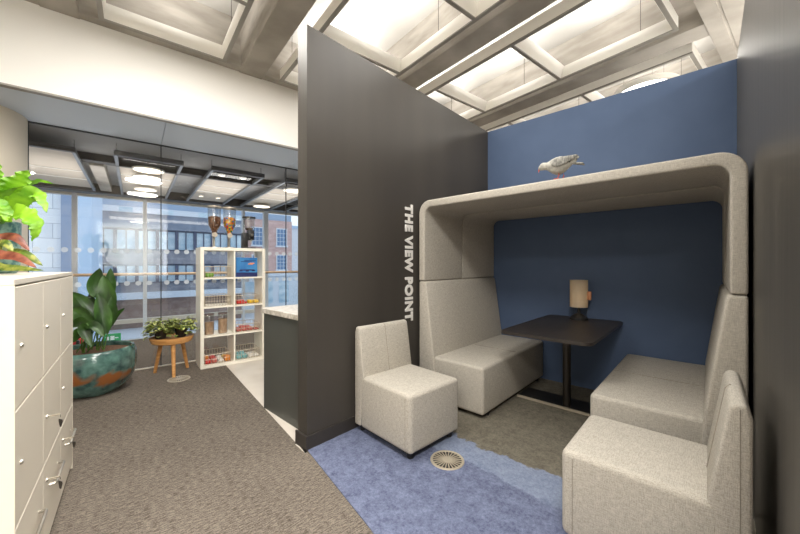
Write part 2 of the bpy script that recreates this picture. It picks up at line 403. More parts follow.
# ------------------------------------------------ glass partition
gx = [-.878, .265, 1.858, 3.451, 4.4]
for i in range(4):
    g = struct('window_%d' % (i+1), MB().box(gx[i]+.003, gx[i+1]-.003, 5.2, 5.212, .0, 2.807), GLASS, BU, 'frameless glass partition panel', smooth=0)
    d = MB()
    for zz in (1.458, 1.065):
        x = gx[i]+.06
        while x < gx[i+1]-.03:
            d.lathe([(0, 0), (.029, 0)], 16, (x, 5.198, zz), Matrix.Rotation(PI/2, 4, 'X')); x += .107
    p = d.build('manifestation_dots', DOT, None); p.location = (0, 0, 0); p.rotation_euler = (0, 0, 0); p.parent = g
    j = MB().box(gx[i]-.005, gx[i]+.005, 5.198, 5.214, 0, 2.807).build('silicone_joint', JOINT, g, 0)
struct('trim_%d' % tn, MB().box(gx[0], 4.4, 5.19, 5.22, 0, .012), SILL, BU, 'thin pale floor channel under the glass partition', smooth=0); tn += 1
struct('trim_%d' % tn, MB().box(gx[0], 4.4, 5.19, 5.22, 2.797, 2.807), JOINT, BU, 'dark head channel of the glass partition', smooth=0); tn += 1
# column
struct('wall_column', MB().cyl(.447, 0, 2.86, (-4.236, 3.202), 64), CREAM, Frame(0, 0, 0), 'round cream column behind the lockers')

# ------------------------------------------------ space beyond the glass
struct('ceiling', MB().box(NW, NE, 5.25, 9.6, 2.83, 3.0), SLAB2, BU, 'grey services ceiling beyond the glass', smooth=0)
struct('floor', MB().box(NW, NE, 7.331, 7.40, -.5, .0), SILL, BU, 'pale floor edge beyond the glass', smooth=0)
gb = thing('balustrade', 'glass balustrade with pale wooden handrail beyond the partition', 'railing', BU, 0, 7.28, 0)
MB().tube([(NW+.02, 0, 1.125), (NE-.02, 0, 1.125)], .024, 12).build('handrail', RAILW, gb)
MB().box(NW+.02, NE-.02, -.006, .006, .0, 1.10).build('glass_panel', GLASSF, gb, 0)
# curtain wall
cw = struct('window_5', MB().box(NW, NE, 9.48, 9.50, -1.0, 2.83), GLASSF, BU, 'street curtain wall glazing', smooth=0)
mm = MB()
for x, w in ((-2.05, .07), (-.95, .08), (.187, .07), (2.244, .05), (2.81, .11), (4.2, .08), (5.6, .08)):
    mm.box(x-w/2, x+w/2, 9.38, 9.53, -1.0, 2.83)
m5 = mm.build('mullion', ALU, cw, 0)
tr = MB().box(NW, NE, 9.40, 9.52, .0, .085).box(NW, NE, 9.40, 9.52, 2.70, 2.83).box(NW, NE, 9.3, 9.6, -1.1, -1.0).build('transom', SILL, cw, 0)

def raft(x0, x1, y0, y1, label, frame=True, cells=2):
    o = thing('ceiling_raft', label, 'ceiling panel', BU, x0, y0, 2.65, 0, 'hung rafts beyond the glass')
    w = x1-x0; L_ = y1-y0
    MB().box(.03, w-.03, .65 if frame else .04, L_-.1, .045, .07).build('panel', RAFT, o, 0)
    for ya, yb in ((-.03, .03), (L_-.06, L_)) + (((.55, .61),) if frame else ()):
        MB().box(0, w, ya, yb, 0, .06).build('end_bar', RAFTF, o, 0)
    for xa in (0, w-.035): MB().box(xa, xa+.035, .03, L_-.06, 0, .05).build('side_channel', RAFTS, o, 0)
    for x in (.02, w-.02):
        for y in (.1, L_-.1): MB().box(x-.003, x+.003, y-.003, y+.003, .05, .18).build('hanger', DARKMET, o, 0)
    for k in range(1, 3): MB().box(.04, w-.04, .65+k*.62, .685+k*.62, .036, .045).build('batten', FRAMEM, o, 0)  # white bars drawn for bright reflections of linear lights
    return o
raft(-2.6, -.56, 5.62, 8.4, 'wide cream ceiling raft beside the round column', False)
raft(-.2, .53, 5.45, 8.5, 'cream ceiling raft with round lit lamps beyond the glass')
raft(.87, 1.60, 5.45, 8.5, 'cream ceiling raft with small spotlights beyond the glass')
raft(1.94, 2.67, 5.45, 8.5, 'cream ceiling raft nearest the dark partition beyond the glass')
raft(3.01, 3.74, 5.45, 8.5, 'cream ceiling raft mostly hidden behind the dark partition')
# duct runs on that ceiling
dk = MB().box(NW+.1, NE-.1, 8.55, 8.85, 2.66, 2.829)
tag(dk.build('service_duct', RAFTF, None, 0, BU.p(0, 0, 0), BU.ang), 'dark service duct crossing the ceiling beyond the glass', 'duct')
dk = MB().box(NW+.1, NE-.1, 6.25, 6.42, 2.73, 2.829)
tag(dk.build('service_duct', RAFTF, None, 0, BU.p(0, 0, 0), BU.ang), 'dark service duct running across just above the near ends of the rafts', 'duct')
dk = MB().box(-.50, -.34, 6.422, 8.548, 2.70, 2.829)
tag(dk.build('service_duct', CONC, None, 0, BU.p(0, 0, 0), BU.ang), 'short brown grey duct between the two leftmost rafts beyond the glass', 'duct')
def disk_lamp(n, m, r, label, grp='round lamps beyond the glass'):
    o = thing('disc_lamp', label, 'ceiling light', BU, n, m, 2.63, 0, grp)
    MB().lathe([(r-.015, 0), (r, 0), (r, .02), (0, .02)], 32).build('rim', PEND, o)
    MB().lathe([(0, .003), (r-.015, .003)], 32).build('diffuser', LED, o)
    return o
disk_lamp(.16, 5.97, .19, 'nearest round lit lamp on the raft beyond the glass')
disk_lamp(.16, 6.50, .19, 'second round lit lamp on the raft beyond the glass')  # glowing disc modelled for the mirror image of the near lamp
disk_lamp(.16, 7.55, .17, 'third round lit lamp on the raft beyond the glass')  # glowing disc modelled for the mirror image of the far lamp
disk_lamp(.16, 8.15, .17, 'farthest of the four round lamps in a row beyond the glass')
disk_lamp(2.28, 5.98, .19, 'round lit lamp beside the dark partition edge beyond the glass')
disk_lamp(2.32, 8.08, .19, 'round lit lamp above the coffee grinder, beyond the glass')
for n, m, lb in ((1.03, 5.62, 'left of the near pair of small spotlights beyond the glass'), (1.33, 5.62, 'right of the near pair of small spotlights beyond the glass'),
                 (1.03, 7.6, 'left of the far pair of small spotlights beyond the glass'), (1.33, 7.6, 'right of the far pair of small spotlights beyond the glass')):
    disk_lamp(n, m, .05, lb, 'small spotlights beyond the glass')
area('beyond_light', BU, 1.2, 6.6, 2.60, 3.5, .8, 36, (1, .93, .84))
area('beyond_uplight', BU, 1.2, 6.8, 2.2, 5, 1.2, 22, (1, .95, .9), down=False)

# ================================================================== OUTSIDE
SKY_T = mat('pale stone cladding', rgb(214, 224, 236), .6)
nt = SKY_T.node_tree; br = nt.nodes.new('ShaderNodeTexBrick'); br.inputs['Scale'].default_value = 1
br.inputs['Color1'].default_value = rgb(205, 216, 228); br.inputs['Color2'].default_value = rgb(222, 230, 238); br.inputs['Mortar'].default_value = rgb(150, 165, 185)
br.inputs['Brick Width'].default_value = 1.15; br.inputs['Row Height'].default_value = .62; br.inputs['Mortar Size'].default_value = .012
tcn = nt.nodes.new('ShaderNodeTexCoord'); mpn = nt.nodes.new('ShaderNodeMapping'); mpn.inputs['Rotation'].default_value = (PI/2, 0, 0)
nt.links.new(tcn.outputs['Object'], mpn.inputs[0]); nt.links.new(mpn.outputs[0], br.inputs['Vector']); nt.links.new(br.outputs[0], nt.nodes['Principled BSDF'].inputs['Base Color'])
BLUEC = mat('slate blue cladding', rgb(118, 142, 175), .5)
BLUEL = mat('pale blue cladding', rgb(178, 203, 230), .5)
SPAN = mat('blue grey spandrel', rgb(112, 124, 144), .5, col2=rgb(128, 140, 158), scale=(2, 2, 2))
SPANB = mat('mottled grey spandrel', rgb(112, 116, 130), .6, col2=rgb(146, 148, 158), scale=(1.2, 1.2, 1.5))
OUTW = mat('reflective blue window pane', rgb(160, 190, 210), .3, col2=rgb(215, 230, 238), scale=(.7, .7, 1.6))
OUTF = mat('dark window post', rgb(74, 82, 106), .5)
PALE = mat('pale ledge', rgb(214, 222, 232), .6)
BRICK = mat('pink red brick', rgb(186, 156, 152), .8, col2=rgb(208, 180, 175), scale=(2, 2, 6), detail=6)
BRICKD = mat('brown brick base', rgb(128, 104, 96), .8, col2=rgb(150, 128, 120), scale=(2, 2, 2))
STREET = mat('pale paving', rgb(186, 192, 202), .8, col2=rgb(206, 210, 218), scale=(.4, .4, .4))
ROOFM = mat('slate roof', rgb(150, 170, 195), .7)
struct('ground', MB().box(-30, 40, 10.2, 60, -3.4, -3.2), STREET, BU, 'pale street far below the windows', smooth=0)

o = thing('stone_building', 'pale stone clad building at the left beyond the street windows', 'building', BU, -9, 20, -3.2)
MB().box(0, 6.6, 0, 6, 0, 14).build('wall', SKY_T, o, 0)
MB().box(6.6, 7.12, -.3, 6, 0, 14).build('dark_pier', BLUEC, o, 0)
MB().box(7.12, 7.55, -.3, 6, 0, 14).build('light_pier', BLUEL, o, 0)

o = thing('office_building', 'blue grey office block with window bands across the street', 'building', BU, -3.5, 30, -3.2)
W_ = 10.5
MB().box(0, W_, .25, 8, 2.2, 7.05).box(0, W_, 0, 8, 7.0, 8.1).build('wall', SPAN, o, 0)
MB().box(0, W_, .05, 1, 4.5, 5.45).box(0, W_, .05, 1, 2.5, 3.1).build('spandrel', SPANB, o, 0)
MB().box(0, W_, -.1, .5, 8.1, 8.5).build('ledge', PALE, o, 0)
MB().box(0, W_, -.5, .5, 2.05, 2.5).build('ledge', PALE, o, 0)
MB().box(0, W_, .3, 8, 8.5, 9.3).build('roof', ROOFM, o, 0)
MB().box(0, W_, 0, 1, 0, 2.05).build('base_wall', BRICKD, o, 0)
x = .0; k = 0
while x < W_-.3:
    for z0, z1 in ((5.5, 6.95), (3.15, 4.45)):
        f = MB().box(x, x+.2, -.02, .3, z0, z1).box(x+.2, x+1.18, .1, .28, z0, z0+.06).box(x+.2, x+1.18, .1, .28, z1-.06, z1).box(x+.66, x+.72, .1, .28, z0+.06, z1-.06).build('window', OUTF, o, 0)
        MB().box(x+.2, min(x+1.18, W_), .2, .24, z0+.06, z1-.06).build('pane', OUTW, f, 0)
    MB().box(x+.3, x+1.05, -.12, -.05, 8.12, 8.46).build('roof_light', PALE if k % 2 else OUTW, o, 0)
    x += 1.18; k += 1

o = thing('brick_building', 'pink brick house with white sash windows across the street', 'building', BU, 7.75, 34, -3.2)
MB().box(0, 5.0, 0, 8, 3.7, 8.85).build('wall', BRICK, o, 0)
MB().box(0, 5.0, -.2, 8, 0, 3.3).box(0, 5.1, -.45, .1, 3.3, 3.72).build('shopfront', PALE, o, 0)
MB().box(.0, 5.0, .2, 8, 8.85, 9.5).build('parapet', ROOFM, o, 0)
for cx in (1.6, 3.95):
    for z0, z1 in ((6.35, 8.0), (3.95, 5.35)):
        f = MB()
        w = .46
        f.box(cx-w-.08, cx-w, -.06, .05, z0, z1).box(cx+w, cx+w+.08, -.06, .05, z0, z1).box(cx-w-.15, cx+w+.15, -.12, .05, z0-.15, z0).box(cx-w-.08, cx+w+.08, -.06, .05, z1, z1+.1)
        for t in (-.16, .16): f.box(cx+t-.015, cx+t+.015, -.05, .0, z0, z1)
        for q in (.25, .5, .75): f.box(cx-w, cx+w, -.05, .0, z0+(z1-z0)*q-.018, z0+(z1-z0)*q+.018)
        f = f.build('window', PALE, o, 0)
        MB().box(cx-w, cx+w, -.02, .02, z0, z1).build('pane', mat('sash pane', rgb(96, 130, 168), .3), f, 0)
for cx in (.9, 2.5, 4.1):
    f = MB().box(cx-.5, cx+.5, -.24, -.2, .6, 2.8).build('shop_window', OUTW, o, 0)
o = thing('corner_building', 'pale building seen at the far right edge of the glass', 'building', BU, 13.2, 36, -3.2)
MB().box(0, 8, 0, 6, 0, 8.4).build('wall', PALE, o, 0); MB().box(-.1, 8.1, -.15, 6, 8.4, 8.7).build('cornice', BLUEL, o, 0)
# solid sign in place of an exit sign's reflection in the glass, and low white wall
o = thing('exit_sign', 'small green exit sign seen low behind the potted plant', 'sign', BU, -.34, 8.75, -.255)
EXG = mat('sign green', rgb(40, 165, 95), .5)
MB().box(-.13, .13, 0, .02, 0, .17, .005).build('panel', EXG, o)
WS = mat('sign white', rgb(235, 240, 238), .5)
MB().box(-.03, .03, -.004, 0, .045, .125).box(.04, .09, -.004, 0, .075, .095).box(-.1, -.05, -.004, 0, .05, .12).build('pictogram', WS, o, 0)
MB().box(-.01, .01, 0, .02, -.745, 0).build('post', ALU, o, 0)
# ledge the sign post stands on
struct('trim_%d' % tn, MB().box(NW, NE, 7.4, 9.3, -1.1, -1.0), PALE, BU, 'pale lower ledge inside the curtain wall', smooth=0); tn += 1

# red bag beyond the glass
REDF = mat('red nylon', rgb(200, 40, 42), .6)
o = thing('backpack', 'red backpack with black straps on the floor behind the large pot', 'bag', BU, -.62, 5.95, 0)
MB().box(-.12, .12, -.1, .1, 0, .36, .05, 4).box(-.09, .09, -.16, -.08, .05, .22, .03, 3).build('body', REDF, o)
for xs_ in (-.08, .05): MB().box(xs_, xs_+.03, -.175, -.1, .0, .34, .006).build('strap', BLACK, o)

# ================================================================== BOOTH
FR = 1.2; BK = 2.597
bo = thing('booth', 'grey fabric high back booth with a canopy and two facing sofas', 'booth', BO, 0, 0, 0)
x0, x1, TOP, TH, R = .02, 2.212, 1.90, .068, .12
def upro(x0, x1, top, r, n=8, zlow=1.14):
    out = [(x0, zlow)]
    for i in range(n+1):
        a = PI - i*PI/2/n; out.append((x0+r+r*math.cos(a), top-r+r*math.sin(a)))
    for i in range(n+1):
        a = PI/2 - i*PI/2/n; out.append((x1-r+r*math.cos(a), top-r+r*math.sin(a)))
    out.append((x1, zlow)); return out
def canopy(y0, y1, shrink=0):
    b = bmesh.new()
    po = upro(x0, x1, TOP, R); pi_ = upro(x0+TH, x1-TH, TOP-TH, R-TH+.02)
    vs = []
    for y in (y0, y1): vs.append(([b.verts.new((p[0], y, p[1])) for p in po], [b.verts.new((p[0], y, p[1])) for p in pi_]))
    n = len(po)
    for i in range(n-1):
        b.faces.new((vs[0][0][i], vs[0][0][i+1], vs[0][1][i+1], vs[0][1][i]))
        b.faces.new((vs[1][0][i], vs[1][1][i], vs[1][1][i+1], vs[1][0][i+1]))
        b.faces.new((vs[0][0][i], vs[1][0][i], vs[1][0][i+1], vs[0][0][i+1]))
        b.faces.new((vs[0][1][i], vs[0][1][i+1], vs[1][1][i+1], vs[1][1][i]))
    for i in (0, n-1): b.faces.new((vs[0][0][i], vs[0][1][i], vs[1][1][i], vs[1][0][i]))
    bmesh.ops.recalc_face_normals(b, faces=b.faces)
    es = [e for e in b.edges if len(e.link_faces) == 2 and e.calc_face_angle(0) > math.radians(50)]
    bmesh.ops.bevel(b, geom=es, offset=.014, segments=4, affect='EDGES', profile=.5)
    m = MB(); m._merge(b); return m
canopy(FR, 1.868).build('canopy_front', FAB, bo, 50)
canopy(1.872, BK).build('canopy_rear', FAB, bo, 50)
# a pale piping between the two canopy halves
pp = upro(x0+TH+.001, x1-TH-.001, TOP-TH-.001, R-TH+.02)
MB().tube([(p[0], 1.870, p[1]) for p in pp], .0035, 6).build('piping', FAB, bo)
SH = .438
def sofa(side):
    """side=+1: right sofa, outer x=2.212; -1: left sofa, outer x=.02"""
    if side < 0: X = lambda t: .02+t
    else: X = lambda t: 2.212-t
    dep = .672 if side < 0 else .735
    sb = MB().box(min(X(.12), X(dep)), max(X(.12), X(dep)), FR+.02, BK, .035, SH, .028, 5)
    sb.build('seat', FAB, bo, 50)
    bk = MB().prism([(X(.0), .035), (X(.0), 1.136), (X(.072), 1.136), (X(.085), 1.11), (X(.172), .47), (X(.18), .30), (X(.16), .035)], 'y', FR+.002, BK, .016, 4)
    bk.build('backrest', FAB, bo, 50)
    pl = MB().box(min(X(.04), X(dep-.05)), max(X(.04), X(dep-.05)), FR+.09, BK, 0.0, .04)
    pl.build('plinth', BLACK, bo, 0)
    sm = MB()
    t0, t1 = (.2, dep-.02)
    sm.tube([(X(t0), 1.90, SH+.0005), (X(t1), 1.90, SH+.0005)], .0022, 6)
    sm.build('seam', SEAM, bo)
    for yy in (FR+.14, BK-.12):
        MB().cyl(.022, 0, .04, (X(dep-.035), yy), 12).build('foot', BLACK, bo)
sofa(-1); sofa(1)

# table ------------------------------------------------------------
tb = thing('booth_table', 'black rectangular table with rounded corners between the two sofas', 'table', BO, 1.115, 1.95, 0)
def rrect(x0, x1, y0, y1, r, n=8):
    out = []
    for cx, cy, a0 in ((x1-r, y0+r, -PI/2), (x1-r, y1-r, 0), (x0+r, y1-r, PI/2), (x0+r, y0+r, PI)):
        for i in range(n+1): a = a0+i*PI/2/n; out.append((cx+r*math.cos(a), cy+r*math.sin(a)))
    return out
MB().prism(rrect(-.345, .345, -.615, .62, .07), 'z', .720, .744).build('tabletop', BLACKGL, tb)
MB().cyl(.034, .014, .72, (0, .03), 28).build('pole', DARKMET, tb)
MB().box(-.43, .42, -.03, .24, .006, .018, .002).build('base_plate', BLACK, tb, 0)
MB().box(-.12, .12, -.10, .14, .706, .72).build('top_bracket', BLACK, tb, 0)
MB().box(-.43, .42, -.055, -.03, .006, .024, .002).build('metal_edge', CHROME2, tb, 0)['label'] = 'bright metal edge strip'

# table lamp ---------------------------------------------------------
SHADE = bpy.data.materials.new('glowing veneer shade'); SHADE.use_nodes = True
nt = SHADE.node_tree; bs = nt.nodes['Principled BSDF']; bs.inputs['Base Color'].default_value = rgb(205, 194, 176); bs.inputs['Roughness'].default_value = .6
tl = nt.nodes.new('ShaderNodeBsdfTranslucent'); tl.inputs[0].default_value = rgb(238, 226, 206); mxs = nt.nodes.new('ShaderNodeMixShader'); mxs.inputs[0].default_value = .45
nt.links.new(bs.outputs[0], mxs.inputs[1]); nt.links.new(tl.outputs[0], mxs.inputs[2]); nt.links.new(mxs.outputs[0], nt.nodes['Material Output'].inputs[0])
lp = thing('table_lamp', 'small table lamp with cylindrical veneer shade on black domed base', 'lamp', BO, 1.10, 2.42, .744)
MB().lathe([(.0, 0), (.082, 0), (.083, .012), (.07, .03), (.035, .052), (.016, .06), (.014, .10), (0, .10)], 32).build('base', BLACK, lp)
MB().lathe([(.079, .125), (.081, .125), (.081, .394), (.079, .394), (.079, .125)], 40).build('lamp_shade', SHADE, lp)
MB().lathe([(0, .16), (.02, .17), (.026, .20), (.014, .24), (0, .245)], 16).build('bulb', mat('warm bulb', (1, .8, .5, 1), .5, emit=(1, .72, .4, 1), estr=2), lp)
w = MB()
for a in (.4, 2.5, 4.6): w.tube([(.07*math.cos(a), .07*math.sin(a), .02), (.077*math.cos(a), .077*math.sin(a), .2), (.077*math.cos(a), .077*math.sin(a), .36)], .0016, 5)
w.tube([(0, 0, .10), (0, 0, .17)], .010, 8)
w.build('wire_stand', BLACK, lp)
MB().box(.078, .112, -.012, .012, .20, .285, .004).build('handle', mat('copper tab', rgb(188, 128, 92), .4, .2), lp)

# lettering -----------------------------------------------------------
cu = bpy.data.curves.new('wall_lettering', 'FONT'); cu.body = 'THE VIEW POINT'; cu.size = .15; cu.extrude = .004; cu.offset = .0075; cu.space_character = 1.12; cu.space_word = .9
to = bpy.data.objects.new('tmp_text', cu); COL.objects.link(to)
bpy.context.view_layer.update()
dg = bpy.context.evaluated_depsgraph_get(); me = bpy.data.meshes.new_from_object(to.evaluated_get(dg)); COL.objects.unlink(to); bpy.data.objects.remove(to)
xs = [v.co.x for v in me.vertices]; ys = [v.co.y for v in me.vertices]
for v in me.vertices:
    u = (v.co.x-min(xs) if False else v.co.x)
LX0, LX1, LY0, LY1 = min(xs), max(xs), min(ys), max(ys)
for v in me.vertices:
    u = (v.co.x-LX0)/(LX1-LX0); w_ = (v.co.y-LY0)/(LY1-LY0)
    v.co = Vector((v.co.z+.004, 1.0225+w_*.109, 1.858-u*1.091))
me.name = 'wall_lettering'; me.materials.clear(); me.materials.append(LETTER)
lt = bpy.data.objects.new('wall_lettering', me); COL.objects.link(lt); lt.location = BO.p(0, 0, 0); lt.rotation_euler = (0, 0, BO.ang)
tag(lt, 'pale raised letters THE VIEW POINT running down the dark partition', 'lettering')

# chairs -----------------------------------------------------------
def make_chair(label):
    """local x = forwards from the back, y = width, origin at floor centre"""
    o = thing('lounge_chair', label, 'chair', BO, 0, 0, 0, 0, 'low upholstered chairs beside the booth')
    wd, dp = .52, .635
    MB().box(-dp/2+.09, dp/2, -wd/2, wd/2, .045, SH, .03, 5).build('seat', FAB, o, 50)
    bk = MB().prism([(-dp/2+.018, .05), (-dp/2+.018, .76), (-dp/2+.034, .808), (-dp/2+.065, .808), (-dp/2+.08, .79), (-dp/2+.135, .44), (-dp/2+.125, .38), (-dp/2+.09, .05)], 'y', -wd/2, wd/2, .014, 4)
    bk.build('backrest', FAB, o, 50)
    s = MB(); seams = [s]
    s.tube([(-dp/2+.0645, .0, .808), (-dp/2+.0800, 0, .79), (-dp/2+.1355, 0, .442)], .0026, 6)
    for yy in (-wd/2-.0005, wd/2+.0005):
        seams.append(MB().tube([(-dp/2+.05, yy, .06), (-dp/2+.05, yy, .79)], .0014, 5))
        seams.append(MB().tube([(dp/2-.05, yy, .07), (dp/2-.05, yy, .41)], .0012, 5))
    for q in seams: q.build('seam', SEAM, o)
    MB().box(-dp/2+.03, dp/2-.03, -wd/2+.03, wd/2-.03, .03, .05).build('base_board', BLACK, o, 0)
    for sx in (-1, 1):
        for sy in (-1, 1):
            MB().lathe([(0, 0), (.022, 0), (.024, .012), (.024, .03), (.015, .035), (0, .035)], 14, (sx*(dp/2-.055), sy*(wd/2-.055), 0)).build('castor', BLACK, o)
    return o
ch = make_chair('low grey fabric chair backing onto the dark partition below the lettering')
put(ch, BO, .347, .640, 0.006, math.radians(-4))
c2 = copy_tree(ch); c2['label'] = 'low grey fabric chair at the bottom right, backing onto the right wall'
put(c2, BO, 1.874, .632, 0.006, PI)

# pigeon ------------------------------------------------------------
def skin_mesh(name, verts, edges, radii, m, parent, sub=2, root=0):
    me = bpy.data.meshes.new(name); me.from_pydata(verts, edges, []); ob = bpy.data.objects.new(name, me); COL.objects.link(ob)
    md = ob.modifiers.new('skin', 'SKIN'); md.use_smooth_shade = True
    for i, r in enumerate(radii):
        sv = me.skin_vertices[0].data[i]; sv.radius = (r if isinstance(r, tuple) else (r, r)); sv.use_root = (i == root)
    ss = ob.modifiers.new('sub', 'SUBSURF'); ss.levels = sub; ss.render_levels = sub
    bpy.context.view_layer.update()
    dg = bpy.context.evaluated_depsgraph_get(); m2 = bpy.data.meshes.new_from_object(ob.evaluated_get(dg))
    bpy.data.objects.remove(ob); m2.name = name; m2.materials.clear(); m2.materials.append(m)
    m2.polygons.foreach_set('use_smooth', [True]*len(m2.polygons))
    o = bpy.data.objects.new(name, m2); COL.objects.link(o); o.parent = parent; return o
BIRDW = mat('pale grey plumage', rgb(148, 146, 138), .7, col2=rgb(178, 175, 166), scale=(40, 40, 40), bump=.3)
BIRDG = mat('wing grey plumage', rgb(104, 103, 99), .7, col2=rgb(162, 160, 152), scale=(90, 30, 40), bump=.4)
BIRDB = mat('dark feather band', rgb(52, 56, 50), .6)
BIRDR = mat('coral legs and beak', rgb(190, 84, 66), .6)
pg = thing('pigeon', 'pale grey pigeon figure looking down on top of the booth canopy', 'bird', BO, 1.283, 1.245, 1.90, math.radians(4)); pg.scale = (.93, 1.12, 1.12)
# faces -x ; body leans forward
body = lathe_b = bmesh.new()
prof = [(-.158, .0925, .004), (-.150, .0945, .013), (-.137, .100, .0195), (-.122, .1025, .0215), (-.108, .101, .021), (-.092, .098, .022), (-.078, .095, .028), (-.055, .091, .040),
        (-.025, .0885, .0495), (.005, .090, .050), (.035, .094, .043), (.062, .100, .031), (.085, .105, .021), (.105, .106, .013), (.118, .105, .004)]
rings = []
for x, z, r in prof:
    rings.append([body.verts.new((x, r*1.0*math.cos(2*PI*k/24), z+r*1.12*math.sin(2*PI*k/24))) for k in range(24)])
for a, d in zip(rings, rings[1:]):
    for k in range(24): body.faces.new((a[k], a[(k+1) % 24], d[(k+1) % 24], d[k]))
body.faces.new(rings[0]); body.faces.new(rings[-1][::-1]); bmesh.ops.recalc_face_normals(body, faces=body.faces)
mbb = MB(); mbb._merge(body); mbb.build('body', BIRDW, pg, 70)
# beak, eyes
MB().lathe([(0, 0), (.0045, 0), (.006, .008), (.0025, .022), (0, .026)], 10, (-.150, 0, .091), Matrix.Rotation(math.radians(-165), 4, 'Y')).build('beak', BIRDR, pg)
for sy in (-1, 1): MB().sphere(.0032, (-.138, sy*.0165, .104)).build('eye', BLACK, pg)
for sy in (-1, 1):
    wg = MB()
    for j in range(5):   # layered feathers
        wg.sphere(1, (.012+j*.014, sy*(.047-j*.0045), .102+j*.003), Matrix.Rotation(math.radians(-8-2*j), 4, 'Y') @ Matrix.Rotation(sy*math.radians(-8), 4, 'Z'), 2, (.062, .007, .030-j*.0035))
    wg.build('wing', BIRDG, pg, 80)
    MB().sphere(1, (.070, sy*.026, .106), Matrix.Rotation(math.radians(60), 4, 'Y'), 2, (.016, .008, .008)).build('wing_band', BIRDB, pg, 80)
    MB().sphere(1, (.098, sy*.016, .122), Matrix.Rotation(math.radians(-12), 4, 'Y'), 2, (.036, .005, .009)).build('wing_tip', BIRDG, pg, 80)
MB().prism([(-.014, .070), (.014, .070), (.027, .168), (-.027, .168)], 'z', -.004, .004, .003, 2, Matrix.Translation((0, 0, .110)) @ Matrix.Rotation(math.radians(12), 4, 'Y') @ Matrix.Rotation(-PI/2, 4, 'Z')).build('tail', BIRDG, pg)
MB().sphere(1, (-.088, 0, .104), Matrix.Rotation(math.radians(75), 4, 'Y'), 2, (.017, .0185, .006)).build('neck_patch', mat('greenish neck patch', rgb(110, 128, 92), .5), pg, 80)
for k, (lx, sy, mm_) in enumerate(((-.012, -1, BIRDR), (.012, 1, BIRDR))):
    lg = MB().tube([(lx+.006, sy*.018, .05), (lx+.012, sy*.02, .028), (lx, sy*.02, .004)], .0042, 8, .0032)
    for a in (-35, 0, 35, 180):
        L_ = .026 if a != 180 else .014
        lg.tube([(lx, sy*.02, .004), (lx-L_*.6*math.cos(math.radians(a)), sy*.02+L_*.6*math.sin(math.radians(a)), .0045), (lx-L_*math.cos(math.radians(a)), sy*.02+L_*math.sin(math.radians(a)), .0015)], .0028, 6, .0012)
    lg.build('leg', BIRDR, pg)

# floor vents -----------------------------------------------------
def vent(fr_p, z, label):
    o = bpy.data.objects.new('floor_vent', None); COL.objects.link(o); o.location = (fr_p[0], fr_p[1], z)
    tag(o, label, 'vent', 'round floor air vents')
    r = .112
    rim = MB().lathe([(r-.018, .0015), (r-.016, .005), (r-.003, .005), (r, .0)], 48)
    rim.lathe([(0, .0045), (.03, .0045), (.034, .002)], 24)
    for k in range(24):
        a = k*2*PI/24; M_ = Matrix.Rotation(a, 4, 'Z')
        rim.box(.030, r-.014, -.0034, .0034, .001, .0045, 0, 2, M_)
    rim.build('grille', CHROME2, o, 30)
    MB().lathe([(0, .0008), (r-.008, .0008)], 40).build('recess', BLACK, o)
    return o
vent((.312, 2.205), .006, 'round metal floor vent on the blue carpet in front of the chair')
vent((-2.50, 3.776), .0005, 'round metal floor vent on the dark carpet under the oak stool')

# ================================================================== LOCKERS
LN, LM0, LM1, LH = -.308, 1.65, 2.961, 1.25
lo_ = thing('locker_unit', 'cream steel locker bank with three columns of doors and drawers', 'locker', BU, LN, LM0, 0)
# local: x<=0 depth, front face at x=0, y 0..1.233
cw_ = 1.311/3
for ya, yb in ((-.006, 0), (1.311, 1.317)): MB().box(-.47, 0.001, ya, yb, 0, LH-.02).build('side_panel', LOCK, lo_, 0)
MB().box(-.47, -.02, 0, 1.311, 0.001, LH-.02).build('body', LOCK, lo_, 0)
MB().box(-.475, 0.0, -.006, 1.317, LH-.02, LH, .002).build('top_panel', LOCK, lo_, 0)
for c in range(3):
    y0 = c*cw_
    for r_, (z0, z1) in enumerate(((.812, 1.226), (.42, .812), (.045, .42))):
        nm = 'door' if r_ < 2 else 'drawer'
        d = MB().box(-.02, 0, y0+.0025, y0+cw_-.0025, z0+.003, z1-.003, .002, 1).build(nm, LOCK, lo_, 0)
        yl = y0+.07
        zl = (z0+z1)/2 if r_ < 2 else z1-.085
        if r_ == 2: yl = y0+.065
        MB().lathe([(.0085, 0), (.0085, .004), (.006, .008), (0, .008)], 16, (0, yl, zl), Matrix.Rotation(PI/2, 4, 'Y')).build('lock', CHROME, d)
        if r_ == 2:
            hz = .29
            MB().tube([(0, y0+.135, hz-.012), (.018, y0+.138, hz-.012), (.022, y0+.145, hz-.012), (.022, y0+.345, hz-.012), (.018, y0+.352, hz-.012), (0, y0+.355, hz-.012)], .0065, 8).build('handle', CHROME, d)
        if (r_ == 1 and c in (1,)) or (r_ == 2 and c in (1, 2)):
            MB().box(.008, .043, yl-.003, yl+.003, zl-.003, zl+.003).build('key_barrel', CHROME2, d, 0)
            k = MB()
            k.tube([(.043, yl, zl), (.045, yl, zl-.014)], .0012, 5)
            k.prism([(-.012, -.024), (.012, -.024), (.013, -.034), (.005, -.058), (-.004, -.058), (-.013, -.034)], 'x', .044, .0458, 0, 2, Matrix.Translation((.044, yl, zl)) @ Matrix.Rotation(.6, 4, 'Z') @ Matrix.Translation((-.044, 0, 0)))
            k.build('key', DARKMET, d, 0)
MB().box(-.021, -.012, 0.0, 1.311, .0, .045).build('kickboard', LOCK, lo_, 0)

